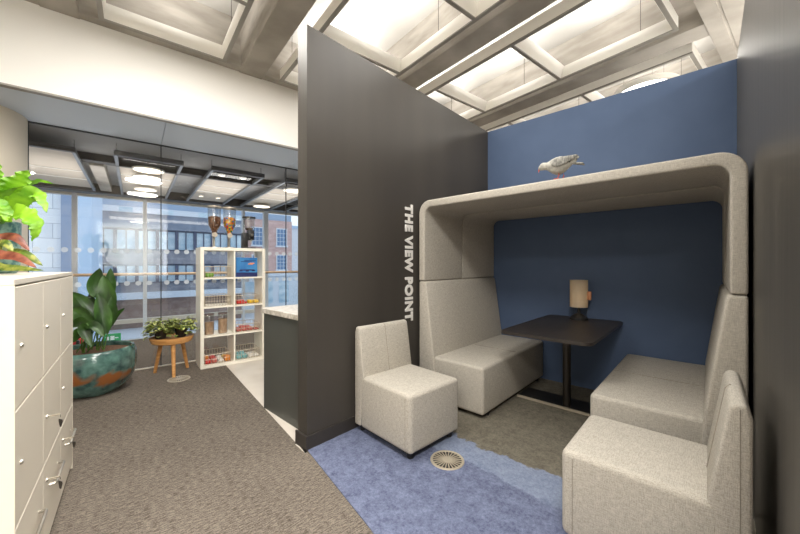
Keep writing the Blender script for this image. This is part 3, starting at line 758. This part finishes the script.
# plants on the locker ----------------------------------------------
TEALG = mat('mottled teal ceramic', rgb(50, 92, 92), .35, col2=rgb(120, 150, 138), scale=(40, 40, 40), contrast=(.4, .6))
fp = thing('fern_planter', 'lime green wavy leaved fern in a mottled teal planter on the lockers', 'plant', BU, -.60, 2.70, LH)
MB().lathe([(0, 0), (.10, 0), (.115, .02), (.12, .27), (.112, .275), (.108, .25), (0, .25)], 32).build('pot', TEALG, fp)
MB().lathe([(0, .252), (.108, .252)], 24).build('soil', SOIL, fp)
f = MB()
def wpt(px, py, Y): return Vector(((px-400)/F*Y, Y, H+(264-py)/F*Y))
def loc(o, v):   # world point to an empty's local space
    M_ = Matrix.Translation(o.location) @ Matrix.Rotation(o.rotation_euler.z, 4, 'Z'); return M_.inverted() @ v
c0 = (0, 0, .25)
random.seed(3)
def tocam(o):
    v = Matrix.Rotation(-o.rotation_euler.z, 4, 'Z') @ Vector((0-o.location.x, 0-o.location.y, .1)); return v.normalized()
uc = tocam(fp)
for pl_, w_, Y in (([(8, 200), (17, 185), (29, 170)], .15, 1.85), ([(-12, 195), (-9, 178), (0, 163)], .13, 1.8), ([(19, 203), (33, 193), (41, 199), (47, 213)], .075, 1.72),
        ([(15, 213), (28, 216), (36, 227), (32, 241)], .085, 1.68), ([(22, 190), (38, 181), (54, 184)], .03, 1.95), ([(-20, 208), (-40, 213), (-50, 235)], .11, 1.6),
        ([(-25, 195), (-45, 185), (-65, 192)], .12, 1.6), ([(10, 207), (22, 198), (32, 205)], .08, 1.78), ([(0, 205), (6, 190), (14, 176)], .12, 1.9), ([(-4, 212), (-2, 206), (8, 222)], .09, 1.5)):
    f.leafpath([Vector(c0)]+[loc(fp, wpt(x_, y_, Y)) for x_, y_ in pl_], w_, uc+Vector((random.uniform(-.25, .25), 0, random.uniform(-.1, .35))), 30, .12, .028, 5, .62)
for k in range(6):
    a = k*1.05+.3; f.leaf(c0, (.14*math.cos(a), .14*math.sin(a), .44+.08*random.random()), .10, .1, 14, .2, .008, 3)
f.build('foliage', LEAFL, fp, 60)

rp = thing('calathea_plant', 'striped leaf plant with dark red undersides spilling over the locker top', 'plant', BU, -.56, 2.34, LH)
MB().lathe([(0, 0), (.055, 0), (.075, .10), (.07, .105), (.065, .09), (0, .09)], 28).build('pot', BLACK, rp)
MB().lathe([(0, .092), (.066, .092)], 24).build('soil', SOIL, rp)
f = MB(); g = MB(); uc = tocam(rp)
q0 = Vector((0, 0, .09))
STK = MB()
for t_, pl_, w_, Y in ((f, [(2, 238), (15, 237), (30, 251)], .055, 1.60), (f, [(0, 254), (18, 257), (37, 268)], .05, 1.50), (g, [(8, 252), (25, 254), (43, 266)], .055, 1.58),
        (g, [(0, 266), (20, 268), (44, 270.5)], .036, 1.46), (g, [(-4, 246), (5, 243), (13, 251)], .05, 1.54), (f, [(-25, 240), (-40, 228), (-55, 238)], .06, 1.45), (g, [(-25, 255), (-40, 250), (-60, 258)], .06, 1.35)):
    q_ = [loc(rp, wpt(x_, y_, Y)) for x_, y_ in pl_]; m_ = q0.lerp(q_[0], .6)+Vector((0, 0, .02))
    STK.tube([q0, q0.lerp(m_, .5)+Vector((0, 0, .015)), m_], .003, 6)
    t_.leafpath([m_]+q_, w_, uc+Vector((0, 0, .45)), 16, -.15, .004, 3, .75)
STK.build('stalks', STEM, rp)
f.build('red_foliage', LEAFR, rp, 60); g.build('striped_foliage', LEAFP, rp, 60)

# ================================================================== BIG POT
def potmat():
    m = mat('glazed teal and rust ceramic', rgb(60, 96, 92), .18, coat=.5)
    nt = m.node_tree; N = nt.nodes; L = nt.links; b = N['Principled BSDF']
    tc = N.new('ShaderNodeTexCoord')
    n = N.new('ShaderNodeTexNoise'); n.inputs['Scale'].default_value = 3.0; n.inputs['Detail'].default_value = 3; n.inputs['Distortion'].default_value = .6
    L.new(tc.outputs['Object'], n.inputs['Vector'])
    sep = N.new('ShaderNodeSeparateXYZ'); L.new(tc.outputs['Object'], sep.inputs[0])
    # rust appears mostly in the belly of the pot
    z1 = N.new('ShaderNodeMath'); z1.operation = 'SUBTRACT'; z1.inputs[1].default_value = .19; L.new(sep.outputs['Z'], z1.inputs[0])
    z2 = N.new('ShaderNodeMath'); z2.operation = 'ABSOLUTE'; L.new(z1.outputs[0], z2.inputs[0])
    k = N.new('ShaderNodeMath'); k.operation = 'MULTIPLY_ADD'; k.inputs[1].default_value = -1.5; k.inputs[2].default_value = .045; L.new(z2.outputs[0], k.inputs[0])
    a = N.new('ShaderNodeMath'); a.operation = 'ADD'; L.new(n.outputs['Fac'], a.inputs[0]); L.new(k.outputs[0], a.inputs[1])
    r = N.new('ShaderNodeValToRGB'); r.color_ramp.elements[0].position = .50; r.color_ramp.elements[1].position = .60
    r.color_ramp.elements[0].color = (0, 0, 0, 1); r.color_ramp.elements[1].color = (1, 1, 1, 1); L.new(a.outputs[0], r.inputs[0])
    n2 = N.new('ShaderNodeTexNoise'); n2.inputs['Scale'].default_value = 9; n2.inputs['Detail'].default_value = 5; L.new(tc.outputs['Object'], n2.inputs['Vector'])
    r2 = N.new('ShaderNodeValToRGB'); r2.color_ramp.elements[0].color = rgb(38, 66, 66); r2.color_ramp.elements[1].color = rgb(104, 142, 132)
    r2.color_ramp.elements[0].position = .35; r2.color_ramp.elements[1].position = .7; L.new(n2.outputs['Fac'], r2.inputs[0])
    mx = N.new('ShaderNodeMix'); mx.data_type = 'RGBA'; L.new(r.outputs[0], mx.inputs[0]); L.new(r2.outputs[0], mx.inputs[6]); mx.inputs[7].default_value = rgb(138, 84, 42)
    L.new(mx.outputs[2], b.inputs['Base Color']); return m
pot = thing('potted_aspidistra', 'large glazed teal and rust pot with dark green broad leaf plant', 'plant', Frame(0, 0, 0), -3.12, 3.40, 0)
MB().lathe([(0, 0), (.19, 0), (.215, .012), (.285, .08), (.328, .16), (.348, .25), (.350, .33), (.342, .40), (.326, .444), (.315, .452), (.306, .44), (.31, .40), (0, .40)], 64).build('pot', potmat(), pot)
sl = MB().lathe([(0, .425), (.15, .42), (.27, .41), (.308, .402)], 40); sl.build('soil', SOIL, pot)
f = MB(); st = MB(); random.seed(11)
up_ = Vector((.68, -.73, .15))
def asp(pl_, w_, Y, bx, by):
    q_ = [loc(pot, wpt(x_, y_, Y)) for x_, y_ in pl_]; base = Vector((bx, by, .41)); r1 = (q_[1]-q_[0]).normalized()
    st.tube([base, base.lerp(q_[0], .6)+Vector((0, 0, .02)), q_[0]], .006, 6, .004)
    f.leafpath(q_, w_, up_+Vector((random.uniform(-.55, .55), random.uniform(-.4, .4), random.uniform(-.2, .3))), 16, .3, .004, 2, .85)
for a in (([(102, 299), (96, 286), (100, 268)], .15, 3.42, 0, .03), ([(108, 300), (110, 285), (110.5, 268)], .10, 3.48, .05, .04), ([(106, 319), (107, 298), (103.5, 275)], .17, 3.38, .03, 0),
          ([(105, 334), (103, 315), (98, 293)], .13, 3.22, .0, -.08), ([(110, 327), (116, 316), (125, 308)], .06, 3.40, .1, 0), ([(109, 327), (112, 312), (112, 296)], .10, 3.36, .06, -.02),
          ([(97, 330), (92, 312), (82, 299), (71, 292)], .09, 3.40, -.04, .02), ([(95, 328), (84, 312), (71, 308)], .085, 3.34, -.06, 0), ([(92, 334), (82, 322), (71, 327)], .10, 3.2, -.06, -.06),
          ([(88, 325), (84, 330), (92, 347)], .09, 3.10, -.02, -.10), ([(86, 324), (95, 326), (104, 337)], .08, 3.12, .0, -.1), ([(92, 322), (80, 314), (68, 318)], .09, 3.45, -.06, .05),
          ([(95, 318), (88, 302), (78, 296)], .10, 3.5, -.03, .08), ([(90, 336), (80, 332), (72, 343)], .09, 3.12, -.1, -.08), ([(98, 322), (93, 306), (90, 292)], .09, 3.5, -.02, .06),
          ([(85, 318), (72, 302), (60, 298)], .11, 3.45, -.1, .05), ([(82, 325), (68, 316), (55, 322)], .11, 3.3, -.12, 0)):
    asp(*a)
f.build('foliage', LEAFD, pot, 60); st.build('stalks', STEM, pot)

# ================================================================== STOOL + PLANTS
so = thing('oak_stool', 'round three legged oak stool holding two leafy pots', 'stool', Frame(0, 0, 0), -2.73, 4.0, 0)
MB().lathe([(0, .365), (.18, .365), (.203, .375), (.222, .425), (.222, .438), (.208, .438), (.19, .42), (0, .42)], 48).build('seat', OAK, so)
for wx, wy in ((-2.59, 3.825), (-2.93, 3.99), (-2.665, 4.19)):
    tx, ty = wx+2.73, wy-4.0
    MB().tube([(tx*.62, ty*.62, .37), (tx, ty, 0)], .024, 10, .017).build('leg', OAK, so)
def smallpot(x, y, label, seed):
    random.seed(seed)
    o = thing('leafy_pot_plant', label, 'plant', Frame(0, 0, 0), x, y, .421, 0, 'variegated plants on the stool'); o.scale = (1.12, 1.12, 1.12)
    MB().lathe([(0, 0), (.045, 0), (.06, .10), (.063, .105), (.055, .10), (0, .095)], 24).build('pot', BLACK, o)
    f = MB(); g = MB()
    for k in range(230):
        a = random.random()*2*PI; rr = .045+.075*random.random()**.7; zz = (.055 if math.cos(a+.82) > .3 and random.random() < .8 else -.005)+.15*random.random()**.8*(1-.4*rr/.17)
        p = Vector((rr*math.cos(a), rr*math.sin(a), zz+.03)); d = Vector((math.cos(a), math.sin(a), random.uniform(-.6, .5))).normalized()*random.uniform(.04, .065)
        tgt = f if random.random() < .75 else g
        tgt.leaf(p, p+d, random.uniform(.034, .052), .12, 5, .15, 0, 1)
        if k % 6 == 0: st_ = f.tube([(0, 0, .09), p*.5+Vector((0, 0, .07)), p], .0018, 4)
    f.build('foliage', LEAFV, o, 60); g.build('green_foliage', LEAFP, o, 60)
smallpot(-2.82, 3.935, 'bushy variegated plant in a black pot, left one on the oak stool', 5)
smallpot(-2.655, 4.05, 'bushy variegated plant in a black pot, right one on the oak stool', 9)

# ================================================================== SHELF UNIT
SF = Frame(-2.45, 4.10, BU.ang)
sh = thing('cube_shelf', 'white open cube shelving unit of eight compartments before the glass', 'shelf', SF, 0, 0, 0)
SW, SD, SHT, T = .77, .39, 1.51, .038
MB().box(0, T, 0, SD, T, SHT-T).build('side_panel', SHELFW, sh, 0)
MB().box(SW-T, SW, 0, SD, T, SHT-T).build('side_panel', SHELFW, sh, 0)
MB().box(0, SW, 0, SD, SHT-T, SHT).build('top_panel', SHELFW, sh, 0)
MB().box(0, SW, 0, SD, 0.003, T).build('bottom_panel', SHELFW, sh, 0)
mid0, mid1 = SW/2-.009, SW/2+.009
rowh = (SHT-2*T-3*.018)/4; floors = []
for r_ in range(4):
    z0 = T+r_*(rowh+.018); floors.append(z0)
    if r_: MB().box(T, SW-T, 0, SD, z0-.018, z0).build('shelf_board', SHELFW, sh, 0)
    MB().box(mid0, mid1, 0, SD, z0, z0+rowh).build('divider', SHELFW, sh, 0)
WIRE = mat('pale wire', rgb(196, 184, 166), .4, .5)
def basket(x, z, label, w=.29, d=.33, h=.12):
    o = thing('wire_basket', label, 'basket', SF, x, .03, z, 0, 'wire baskets on the cube shelves')
    m = MB(); r = .0022
    for zz in (.004, h*.5, h):
        rr = .004 if zz == h else r
        m.tube([(0, 0, zz), (w, 0, zz)], rr, 5); m.tube([(0, d, zz), (w, d, zz)], rr, 5); m.tube([(0, 0, zz), (0, d, zz)], rr, 5); m.tube([(w, 0, zz), (w, d, zz)], rr, 5)
    n = 9
    for k in range(n+1):
        x_ = w*k/n; m.tube([(x_, 0, 0.003), (x_, 0, h)], r, 4); m.tube([(x_, d, 0.003), (x_, d, h)], r, 4); m.tube([(x_, 0, .004), (x_, d, .004)], r, 4)
        y_ = d*k/n; m.tube([(0, y_, 0.003), (0, y_, h)], r, 4); m.tube([(w, y_, 0.003), (w, y_, h)], r, 4)
    m.build('frame', WIRE, o); return o
CL = [T+.018, mid1+.018]
def packs(x, z, cols, n, label, seed, nm='snack_packet', h=.05, w=.29):
    random.seed(seed)
    names = {id(RED): 'red', id(YEL): 'yellow', id(GRN): 'green', id(TEAL): 'teal', id(WHT): 'white', id(ORG): 'orange', id(PNK): 'dusty red'}
    for k in range(n):
        c = cols[k % len(cols)]
        pw = w/min(n, 4)
        xx = x+pw*(k % 4)+pw/2; yy = .09+.13*(k//4); 
        o = MB().box(-pw*.44, pw*.44, -.05, .05, 0, h*(.45+.5*random.random()), .012, 2).build(nm, c, None, 50, SF.p(xx, yy, z+.007), SF.ang+random.uniform(-.12, .12))
        pos = ('first', 'second', 'third', 'fourth')[k % 4]; rw = 'front' if k < 4 else 'rear'
        tag(o, '%s packet in the %s, %s from left%s' % (names[id(c)], label, pos, '' if n <= 4 else ' of the %s row' % rw), 'packet', 'snack packets on the cube shelves')
RED = mat('red packet', rgb(196, 46, 40), .4); YEL = mat('yellow packet', rgb(226, 186, 48), .4); GRN = mat('green packet', rgb(104, 150, 50), .4)
TEAL = mat('teal packet', rgb(120, 176, 178), .4); WHT = mat('white packet', rgb(226, 222, 214), .5); ORG = mat('orange packet', rgb(214, 130, 44), .4); PNK = mat('dusty red packet', rgb(184, 92, 84), .4)
ZT = floors
basket(CL[0], ZT[3], 'wire basket with green packets in the top left compartment', h=.14)
packs(CL[0], ZT[3], [GRN, YEL], 1, 'top left shelf compartment', 1, h=.10, w=.10)
basket(CL[0], ZT[2], 'empty wire basket in the left compartment of the second row', h=.13)
basket(CL[1], ZT[2], 'wire basket of red and yellow packets in the right compartment of the second row', h=.12)
packs(CL[1], ZT[2], [RED, RED, YEL, YEL, YEL, RED], 6, 'upper right shelf basket', 2, h=.055)
basket(CL[1], ZT[1], 'wire basket of dusty red packets in the right compartment of the third row', h=.10)
packs(CL[1], ZT[1], [PNK], 7, 'lower right shelf basket', 3, h=.05)
basket(CL[0], ZT[0], 'wire basket of mixed packets in the bottom left compartment', h=.12)
packs(CL[0], ZT[0], [RED, PNK, WHT, ORG, ORG, RED, WHT, YEL], 8, 'bottom left shelf basket', 4, h=.075)
basket(CL[1], ZT[0], 'wire basket of teal packets in the bottom right compartment', h=.12)
packs(CL[1], ZT[0], [TEAL, TEAL, WHT, WHT], 6, 'bottom right shelf basket', 5, h=.06)
# blue box standing in the top right compartment
BLUEB = mat('blue printed box', rgb(44, 104, 168), .4, col2=rgb(70, 140, 196), scale=(6, 6, 3)); NAVY = mat('navy print', rgb(30, 40, 92), .5)
o = thing('printed_box', 'blue printed box standing in the top right compartment', 'box', SF, mid1+.02, .06, ZT[3])
MB().box(0, .27, 0, .07, 0, .26, .003).build('carton', BLUEB, o, 0)
MB().box(0.002, .268, -.001, 0, 0.002, .06).box(.05, .23, -.001, 0, .085, .10).box(.04, .08, -.001, 0, .075, .09).box(.12, .16, -.001, 0, .07, .085).box(.2, .24, -.001, 0, .075, .09).build('printed_band', NAVY, o, 0)
MB().box(.06, .2, -.001, 0, .20, .208).box(.1, .25, -.001, 0, .215, .222).build('printed_stripe', NAVY, o, 0)
MB().box(.15, .21, -.002, -.001, .165, .18).box(.17, .23, -.002, -.001, .175, .19).build('printed_fish', mat('orange print', rgb(232, 150, 110), .5), o, 0)
GRAIN = mat('brown cereal', rgb(166, 128, 98), .9, col2=rgb(206, 172, 140), scale=(120, 120, 120), bump=.6)
def jar(x, label, fill, h=.25):
    o = thing('cereal_jar', label, 'jar', SF, x, .12, ZT[1], 0, 'clear jars of cereal')
    MB().lathe([(0, 0), (.052, 0), (.056, .01), (.056, h-.02), (.05, h)], 28).build('jar_body', GLASSJ, o)
    MB().lathe([(0, .004), (.05, .006), (.052, fill), (0, fill)], 28).build('contents', GRAIN, o)
    MB().lathe([(0, h), (.055, h), (.055, h+.018), (0, h+.02)], 28).build('lid', mat('grey brown lid', rgb(120, 104, 100), .5), o)
jar(T+.075, 'left clear cereal jar, fuller of shadow, on the third shelf', .16)
jar(T+.23, 'right clear cereal jar on the third shelf, filled higher', .19)

# dispensers on top of the shelf -------------------------------------
NUTS = mat('brown cereal hoops', rgb(70, 40, 26), .8, col2=rgb(142, 92, 60), scale=(60, 60, 60), bump=1, contrast=(.4, .6))
CANDY = bpy.data.materials.new('mixed bright sweets'); CANDY.use_nodes = True
nt = CANDY.node_tree; vo = nt.nodes.new('ShaderNodeTexVoronoi'); vo.inputs['Scale'].default_value = 55; tcn = nt.nodes.new('ShaderNodeTexCoord'); nt.links.new(tcn.outputs['Object'], vo.inputs['Vector'])
sp = nt.nodes.new('ShaderNodeSeparateColor'); nt.links.new(vo.outputs['Color'], sp.inputs[0]); rr_ = nt.nodes.new('ShaderNodeValToRGB'); rr_.color_ramp.interpolation = 'CONSTANT'
cs = [rgb(232, 120, 20), rgb(214, 40, 30), rgb(240, 190, 20), rgb(60, 140, 50), rgb(50, 100, 190), rgb(236, 140, 30)]
rr_.color_ramp.elements[0].color = cs[0]; rr_.color_ramp.elements[1].color = cs[1]; rr_.color_ramp.elements[1].position = .18
for i_, c_ in enumerate(cs[2:]): e = rr_.color_ramp.elements.new(.34+.16*i_); e.color = c_
nt.links.new(sp.outputs[0], rr_.inputs[0]); nt.links.new(rr_.outputs[0], nt.nodes['Principled BSDF'].inputs['Base Color'])
def dispenser(x, label, fillm):
    o = thing('cereal_dispenser', label, 'dispenser', SF, x, .2, SHT, 0, 'sweet dispensers on top of the shelf')
    MB().lathe([(.0, 0), (.075, 0), (.07, .012), (.0, .016)], 28).box(-.014, .014, .035, .055, .01, .2).box(-.014, .014, .0, .05, .18, .2).build('stand', CHROME, o)
    MB().lathe([(.026, .14), (.03, .20), (.045, .24), (.072, .30), (.076, .34), (.078, .53)], 32).build('hopper', GLASSJ, o)
    MB().lathe([(0, .15), (.022, .15), (.027, .21), (.042, .245), (.068, .30), (.072, .34), (.072, .40), (.04, .415), (0, .41)], 32).build('contents', fillm, o)
    MB().lathe([(0, .53), (.08, .53), (.08, .545), (.02, .555), (0, .565)], 32).build('lid', WIRE, o)
    MB().lathe([(0, -.02), (.03, -.02), (.03, .02), (0, .02)], 16, (0, -.02, .17), Matrix.Rotation(PI/2, 4, 'X')).build('outlet', WIRE, o)
dispenser(.185, 'clear dispenser of brown cereal on the left of the shelf top', NUTS)
dispenser(.365, 'clear dispenser of multicoloured sweets on the shelf top', CANDY)
o = thing('coffee_grinder', 'black coffee grinder with clear hopper on the right of the shelf top', 'grinder', SF, .61, .2, SHT)
MB().box(-.09, .07, -.08, .08, 0, .018, .004).box(-.09, -.02, -.05, .07, .018, .22, .01).box(-.02, .06, -.045, .06, .12, .26, .01).build('body', BLACK, o)
MB().lathe([(.04, .26), (.072, .30), (.076, .42)], 28).build('hopper', GLASSJ, o)
MB().lathe([(0, .42), (.085, .42), (.085, .44), (.02, .45), (0, .45)], 28).build('lid', DARKMET, o)
MB().lathe([(0, .26), (.04, .262), (.055, .285), (0, .29)], 24).build('beans', SOIL, o)
MB().lathe([(0, 0), (.02, 0), (.02, .03), (0, .03)], 16, (.02, -.05, .19), Matrix.Rotation(PI/2, 4, 'X')).build('dial', CHROME, o)
MB().tube([(.02, -.05, .12), (.0, -.08, .10)], .014, 10).build('spout', CHROME, o)

# ================================================================== KITCHEN COUNTER
kc = thing('kitchen_counter', 'dark grey kitchen counter with pale speckled stone worktop behind the partition', 'counter', BO, -.125, .107, 0)
MB().box(-.762, 0, 0, 2.2, .0, .86).build('cabinet', CAB, kc, 0)
MB().box(-.78, .0, -.02, 2.2, .861, .905, .004).build('worktop', STONE, kc, 0)

# ================================================================== LIGHTS
WARM = (1, .97, .93)
for n in (.27, 1.92, 3.53, 5.14):
    for m_, e in ((1.40, 1), (2.50, 1), (3.58, 1)):
        p = {.27: 5, 1.92: 8.5, 3.53: 8.5, 5.14: 7}[n]
        area('coffer_uplight', BU, n, m_, 3.60, .5, .5, p*e, WARM, down=False)
# added fill aimed down from the coffers, without fittings, to brighten the walls
for n, m_, p in ((.27, 2.3, 70), (1.92, 2.0, 26), (3.4, 1.6, 7)):
    area('coffer_downlight', BU, n, m_, 3.5, .9, 2.0, p, (1, .97, .92))
# fittings behind and beside the camera
for n, m_, p, lb in ((.2, -.4, 85, 'round ring lamp hanging behind the camera'), (3.4, -1.2, 75, 'round ring lamp hanging behind the right wall'),
                     (-2.2, -1.0, 75, 'round ring lamp hanging far left of the lockers'), (.2, -2.5, 70, 'round ring lamp hanging near the rear wall')):
    ring_lamp(n, m_, 3.43, .42, lb, p)
area('uplighter_behind_right_wall', BU, 4.6, -.1, 2.5, .7, .7, 26, (1, .96, .9), down=False)
# added window in the unseen rear wall, with an area light as booth fill
w6 = struct('window_6', MB().box(-.9, 2.5, MS+.01, MS+.02, .9, 2.6), GLASSF, BU, 'daylight window in the rear wall', smooth=0)
MB().box(-1, -.9, MS, MS+.05, .8, 2.7).box(2.5, 2.6, MS, MS+.05, .8, 2.7).box(-.9, 2.5, MS, MS+.05, .8, .9).box(-.9, 2.5, MS, MS+.05, 2.6, 2.7).box(.77, .83, MS, MS+.05, .9, 2.6).build('window_frame', ALU, w6, 0)
area('window_daylight', BU, .8, MS+.06, 1.75, 3.4, 1.7, 120, (.93, .96, 1), rot=(PI/2, 0, BU.ang+PI))  # added area light that brightens the booth interior
l = bpy.data.lights.new('table_lamp_bulb', 'POINT'); l.energy = .05; l.color = (1, .86, .68); l.shadow_soft_size = .02
lo2 = bpy.data.objects.new('table_lamp_bulb', l); COL.objects.link(lo2); lo2.location = lp.location+Vector((0, 0, .30))
# world
w = bpy.data.worlds.new('sky'); scene.world = w; w.use_nodes = True
w.node_tree.nodes['Background'].inputs[0].default_value = (.88, .94, 1, 1); w.node_tree.nodes['Background'].inputs[1].default_value = 1.15

# ================================================================== CAMERA
cam = bpy.data.cameras.new('camera'); co = bpy.data.objects.new('camera', cam); COL.objects.link(co)
co.location = (0, 0, H); co.rotation_euler = (PI/2, 0, 0); cam.sensor_width = 36; cam.lens = F/800*36; cam.shift_y = -3/800
cam.clip_start = .02; cam.clip_end = 200; scene.camera = co
scene.view_settings.view_transform = 'Standard'; scene.view_settings.look = 'None'; scene.view_settings.exposure = .45; scene.view_settings.gamma = 1
